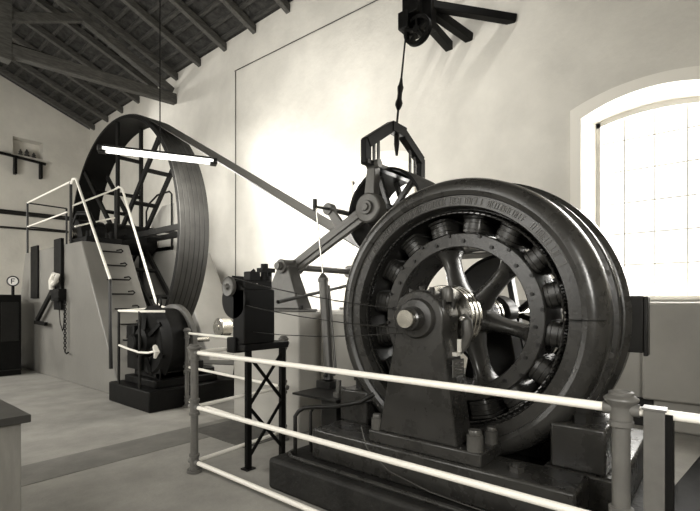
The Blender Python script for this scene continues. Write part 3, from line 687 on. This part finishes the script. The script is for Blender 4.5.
MB().lathe([(.0, 2.5), (.17, 2.5), (.175, 2.51), (.175, 2.55), (0, 2.55)], (0, 3.36, 1.52), n=48, closed=False).build('flywheel', 'black', go)
MB().box(2.52, 2.84, 3.22, 3.35, 1.6, 1.7).box(2.6, 2.72, 3.24, 3.34, 1.68, 1.78).cyl((2.68, 3.36, 1.68), (2.68, 3.36, 1.72), .04).build('pump_block', 'black', go, bevel=.008)
MB().cyl((2.8, 3.28, 1.6), (2.8, 3.28, 1.86), .035, n=16).cyl((2.8, 3.28, 1.7), (2.8, 3.28, 1.74), .06, n=16).cyl((2.86, 3.28, 1.6), (2.86, 3.28, 1.82), .025, n=12).box(2.74, 2.9, 3.24, 3.32, 1.78, 1.82).build('valve_spindle', 'black', go)
MB().bar((2.55, 3.45, 1.72), (2.8, 3.3, 1.7), .03, .05).bar((2.58, 3.4, 1.66), (2.7, 3.3, 1.8), .025, .03).build('linkage', 'black', go)
for i, (x, y) in enumerate([(2.56, 3.38), (2.66, 3.24), (2.73, 3.26)]):
    MB().cyl((x, y, 1.6), (x, y, 1.66), .018).cyl((x, y, 1.66), (x, y, 1.69), .026, .01).build('oiler', 'ceramic', go)
# thin cords from governor to generator
for i, (a, b, r, lab) in enumerate([
    ((2.46, 3.38, 1.73), (2.50, YS + .02, 1.45), .0045, 'uppermost thin dark cord stretched from governor wheel to generator shaft'),
    ((2.52, 3.4, 1.50), (2.50, YS + .05, 1.33), .0045, 'middle thin dark cord stretched from governor to generator shaft end'),
    ((2.6, 3.2, 1.23), (2.48, YS, 1.30), .004, 'lowest thin dark cord stretched from governor case to generator shaft end')]):
    mid = (Vector(a) + Vector(b))/2 - Vector((0, 0, .03))
    (MB().tube([a, tuple((Vector(a) + mid)/2 - Vector((0, 0, .008))), tuple(mid), tuple((Vector(b) + mid)/2 - Vector((0, 0, .008))), b], r, n=6).build('drive_cord', 'iron', go))
tag(MB().tube([(2.99, 3.3, 1.5), (5.0, 3.95, 1.75)], .02, n=8).build('tie_rod', 'iron'), 'dark horizontal rod behind the damper running to the tensioner stand', 'rod')

# ------------------------------------------------------------ guard railings
RL = thing('guard_railing', 'front pipe railing with white rails and grey posts before the generator', 'railing', (2.2, 1.9, 0))
def post(par, x, y, r=.034, h=1.06, zs=(1.055, .575, .09)):
    p = MB().cyl((x, y, 0), (x, y, h), r, n=28).cyl((x, y, 0), (x, y, .025), r*2, n=28).build('post', 'grey', par, bevel=.003)
    MB().lathe([(0, h - .05), (r*1.25, h - .05), (r*1.2, h + .0), (r*1.3, h + .012), (r*1.8, h + .028), (r*1.9, h + .036), (r*1.85, h + .042), (r*1.3, h + .056), (0, h + .062)], (x, y, 0), axis='z', n=32, closed=False).build('post_cap', 'grey', p)
    for z in zs:
        MB().lathe([(r, z - .075), (r*1.35, z - .07), (r*1.35, z - .05), (r*1.12, z - .045), (r*1.12, z + .045), (r*1.35, z + .05), (r*1.35, z + .07), (r, z + .075)], (x, y, 0), axis='z', n=32).cyl((x, y - .065, z), (x, y + .065, z), .026, n=20).build('rail_fitting', 'grey', p)
    return p
ZR3 = (1.055, .575, .09)
post(RL, 2.2, .315); post(RL, 2.21, 3.53)
for z in ZR3: MB().cyl((2.2, .36, z), (2.21, 3.49, z), .0195, n=20).build('rail', 'white', RL)
MB().cyl((2.2, .27, 1.055), (2.19, -1.2, 1.055), .0195, n=20).build('rail', 'white', RL)
MB().cyl((2.2, .27, .575), (2.19, -1.2, .575), .0195, n=20).build('rail', 'white', RL)
BR = thing('guard_railing', 'railing behind the governor, turning back from front corner post towards the motor', 'railing', (3.3, 4.7, 0))
post(BR, 3.36, 3.62, .03); post(BR, 3.5, 5.78, .03)
for z in ZR3:
    MB().cyl((2.25, 3.535, z), (3.33, 3.62, z), .0175, n=16).build('rail', 'white', BR)
    MB().cyl((3.36, 3.66, z), (3.5, 5.74, z), .0175, n=16).build('rail', 'white', BR)
us = thing('gate_upright', 'flat grey steel channel upright standing right beside the nearest railing post', 'upright', (2.2, .22, 0))
MB().box(2.165, 2.235, .165, .235, 0, 1.07).build('channel', 'grey', us, bevel=.003)
MB().box(2.17, 2.25, .14, .165, 0, 1.06).build('edge_strip', 'black', us)
MB().box(2.16, 2.24, .16, .24, 1.07, 1.078).build('end_cap', 'grey', us)
MR_ = thing('motor_railing', 'small railing with white top bar and rope at the left of the dark motor', 'railing', (2.98, 6.4, .29))
for y in (6.8, 6.15): MB().cyl((2.99, y, .25), (2.99, y, 1.37), .02, n=14).build('post', 'iron', MR_)
MB().tube([(2.99, 6.8, 1.37), (2.99, 6.15, 1.37), (3.1, 5.95, 1.37), (3.2, 5.85, 1.37)], .018, n=10).build('top_bar', 'white', MR_)
MB().cyl((2.99, 6.8, 1.37), (3.9, 7.0, 1.42), .014, n=10).build('top_bar', 'white', MR_)
MB().tube([(2.99, 6.8, .86), (2.98, 6.5, .83), (2.98, 6.15, .80), (2.99, 5.9, .81), (3.0, 5.75, .84)], .016, n=10).build('white_rope', 'white', MR_)
MB().tube([(3.0, 5.75, .84), (2.98, 5.7, .9), (2.98, 5.65, .84), (2.98, 5.7, .76)], [.02, .035, .04, .02], n=8).build('rope_knot', 'ceramic', MR_)

# ------------------------------------------------------------ far left
tc_ = thing('switch_cabinet', 'dark cabinet at far left below the round letter sign', 'cabinet', (2.6, 12.0, 0))
MB().box(2.3, 2.85, 11.0, 12.6, 0, 1.65).build('cabinet_body', 'black', tc_, bevel=.01)
MB().box(2.5, 2.8, 10.98, 11.0, .7, 1.5).build('cabinet_door', 'iron', tc_, bevel=.004)
MB().box(2.3, 2.85, 10.97, 11.0, .1, .12).build('cabinet_trim', 'iron', tc_)
sg = thing('round_sign', 'round white sign with black letter F on top of the dark cabinet', 'sign', (2.75, 11.7, 1.65))
sd = (Vector((0, 0, 1.5)) - Vector((2.8, 11.75, 1.96))); sd.z = 0; sd.normalize()
sx = Vector((-sd.y, sd.x, 0)); SC = Vector((2.88, 11.72, 1.955))
MB().cyl(SC - sd*.02, SC + sd*.02, .105, n=40).build('sign_disc', 'ceramic', sg)
MB().tube([tuple(SC + sx*.102*math.cos(a) + Vector((0, 0, .102*math.sin(a))) + sd*.02) for a in [2*PI*k/32 for k in range(32)]], .014, n=8, closed=True).build('sign_rim', 'iron', sg)
lt = MB(); pp = lambda u, v: SC + sd*.026 + sx*u + Vector((0, 0, v))
lt.bar(pp(-.025, -.056), pp(-.025, .056), .02, .01, up=tuple(sd)); lt.bar(pp(-.03, .048), pp(.038, .048), .018, .01, up=tuple(sd)); lt.bar(pp(-.03, 0), pp(.025, 0), .017, .01, up=tuple(sd))
lt.build('letter_F', 'black', sg)
MB().cyl(SC + Vector((0, 0, -.1)), (SC.x, SC.y, 1.65), .03, n=12).build('sign_stalk', 'black', sg)
tag(rebase(MB().lathe([(.0, 0), (.1, 0), (.12, .05), (.12, .25), (.08, .34), (0, .36)], (2.42, 11.9, 1.65), axis='z', n=32, closed=False).build('lamp_globe', 'ceramic'), (2.42, 11.9, 1.65)), 'pale rounded fitting on dark cabinet at the left picture edge', 'fitting')
# gable wall pipes, niche shelf
tag(MB().cyl((XL + .1, YG - .1, 4.25), (6.45, YG - .1, 4.42), .075, n=16).build('wall_pipe', 'iron'), 'thick dark horizontal pipe across the far end wall', 'pipe')
tag(MB().cyl((XL + .1, YG - .08, 3.72), (6.45, YG - .08, 3.95), .035, n=12).build('wall_pipe', 'iron'), 'thinner dark horizontal pipe below the thick one on the far wall', 'pipe')
br = thing('wall_bracket', 'dark iron bracket shelf on two legs below the niche on the far wall', 'bracket', (4.7, YG, 6.0))
MB().bar((3.8, YG - .15, 6.2), (5.15, YG - .15, 6.12), .05, .08).build('bracket_bar', 'black', br)
for x in (4.3, 5.02): MB().box(x - .035, x + .035, YG - .19, YG - .0, 5.62, 6.16).build('bracket_leg', 'black', br)
MB().bar((3.8, YG - .08, 6.22), (4.2, YG - .02, 6.25), .03, .04).build('stay', 'black', br)
for i, (x, h, r, lab) in enumerate([(4.5, .22, .06, 'leftmost small insulator in the niche on the far wall'), (4.68, .26, .07, 'middle small insulator in the niche on the far wall'), (4.88, .2, .06, 'rightmost small insulator in the niche on the far wall')]):
    tag(rebase(MB().lathe([(0, 0), (r, 0), (r*1.1, h*.3), (r*.6, h*.4), (r, h*.6), (r*.5, h*.8), (r*.3, h), (0, h)], (x, YG + .12, 6.3), axis='z', n=20, closed=False).build('insulator', 'tabletop'), (x, YG + .12, 6.3)), lab, 'insulator', 'insulators in the wall niche')
# cabinet at left edge
wc = thing('workshop_cabinet', 'pale wooden cabinet with dark flat top at the bottom left corner', 'cabinet', (.4, 3.6, 0))
MB().box(-.3, .80, 3.09, 4.0, 0, .8).build('cabinet_body', 'table', wc, bevel=.004)
MB().box(-.36, .84, 3.05, 4.08, .8, .845).build('cabinet_top', 'tabletop', wc, bevel=.006)
dr = MB().box(-.28, .66, 3.075, 3.09, .1, .76).build('cabinet_door', 'table', wc, bevel=.003)
MB().box(.60, .63, 3.06, 3.075, .3, .62).build('door_handle', 'iron', dr)
# fluorescent lamp
fl = thing('fluorescent_lamp', 'lit twin-tube fluorescent lamp hanging on a wire before the giant wheel', 'lamp', (3.0, 5.68, 3.5))
LC = FW*6 + RT*(160 - 335)/450*6 + Vector((0, 0, 1.5 + 146/450*6)); a_ = math.radians(68)
ld = (FW*math.cos(a_) + RT*math.sin(a_)).normalized(); hl = .68
up = Vector((0, 0, 1)); sd2 = ld.cross(up)
for s, dz in ((-.075, 0), (.075, 0)):
    MB().cyl(LC - ld*hl + sd2*s, LC + ld*hl + sd2*s, .018, n=16).build('lamp_tube', 'tube', fl)
MB().bar(LC - ld*(hl - .02) + up*.045, LC + ld*(hl - .02) + up*.045, .06, .03).build('lamp_housing', 'iron', fl)
for e in (-1, 1): MB().bar(LC + ld*hl*e - ld*.03*e, LC + ld*(hl + .06)*e, .15, .08).build('end_socket', 'iron', fl, bevel=.01)
LT = LC + up*.06
zr = ZE + (XW - LT.x)*SL
MB().cyl(LT, (LT.x, LT.y, zr - .02 if 0 else zr + .1), .008, n=6).build('hanging_wire', 'black', fl)
# second drop wire and panel right under the window
pb = tag(rebase(MB().box(6.35, 6.568, -1.3, .70, .36, 1.5).box(6.45, 6.568, -1.25, .6, 0, .38).build('panel_cover', 'dado', bevel=.03), (6.46, -.3, .36)), 'pale grey sheet-metal panel box below the large window sill', 'panel')
tag(rebase(MB().prism([(3.3, .44), (6.2, .08), (6.2, -1.6), (3.3, -1.6)], 'z', 0, .012).build('cover_plate', 'black', bevel=.003), (4.9, -.7, 0)), 'black iron floor plate at the lower right corner', 'floor plate')

# ------------------------------------------------------------ light
w = bpy.data.worlds.new('world'); sc.world = w; w.use_nodes = True
bg = w.node_tree.nodes['Background']; bg.inputs[0].default_value = (1, .985, .94, 1); bg.inputs[1].default_value = 2.4
def area(name, loc, direction, sx_, sy_, power, spread=180):
    l = bpy.data.lights.new(name, 'AREA'); l.shape = 'RECTANGLE'; l.size = sx_; l.size_y = sy_; l.energy = power; l.color = (1, .975, .92)
    l.spread = math.radians(spread)
    o = bpy.data.objects.new(name, l); COL.objects.link(o); o.location = loc
    o.rotation_euler = Vector(direction).to_track_quat('-Z', 'Y').to_euler(); return o
area('daylight_window_1', (XW + .5, .62, 2.75), (-1, 0, -.15), 1.35, 2.3, 170)
area('daylight_window_2', (XW + .5, 4.8, 2.75), (-1, 0, -.15), 1.35, 2.3, 160)
for i, wn in enumerate(LW):
    area('daylight_left_%d' % i, (XL - .3, (wn[0] + wn[1])/2, 3.1), (1, 0, -.1), 1.9, 3.0, [70, 190, 290][i])
def spot(name, loc, target, power, size, blend=1, rad=.15):
    l = bpy.data.lights.new(name, 'SPOT'); l.energy = power; l.spot_size = math.radians(size); l.spot_blend = blend; l.shadow_soft_size = rad; l.color = (1, .975, .92)
    o = bpy.data.objects.new(name, l); COL.objects.link(o); o.location = loc; o.rotation_euler = (Vector(target) - Vector(loc)).to_track_quat('-Z', 'Y').to_euler(); return o
# unseen lights: an added flood brightens the wall behind the belt, two high ones throw the bracket and beam shadows
spot('wall_fill', (3.3, 6.7, 3.5), (6.6, 6.6, 3.0), 1300, 150, rad=.5)
spot('front_fill', (-.3, -1.0, 2.4), (3.6, 1.6, 1.0), 360, 120, rad=.3)  # added fill behind the camera, brightens the white rails and the panel
spot('high_lamp', (5.5, 2.3, 7.35), (6.6, 3.2, 4.2), 90, 80, rad=.08)
spot('roof_lamp', (4.6, 14.2, 7.2), (6.6, 10.0, 5.5), 260, 90, rad=.15)

sc.view_settings.view_transform = 'Standard'; sc.view_settings.look = 'None'; sc.view_settings.exposure = 0; sc.view_settings.gamma = 1
sc.view_settings.use_curve_mapping = False
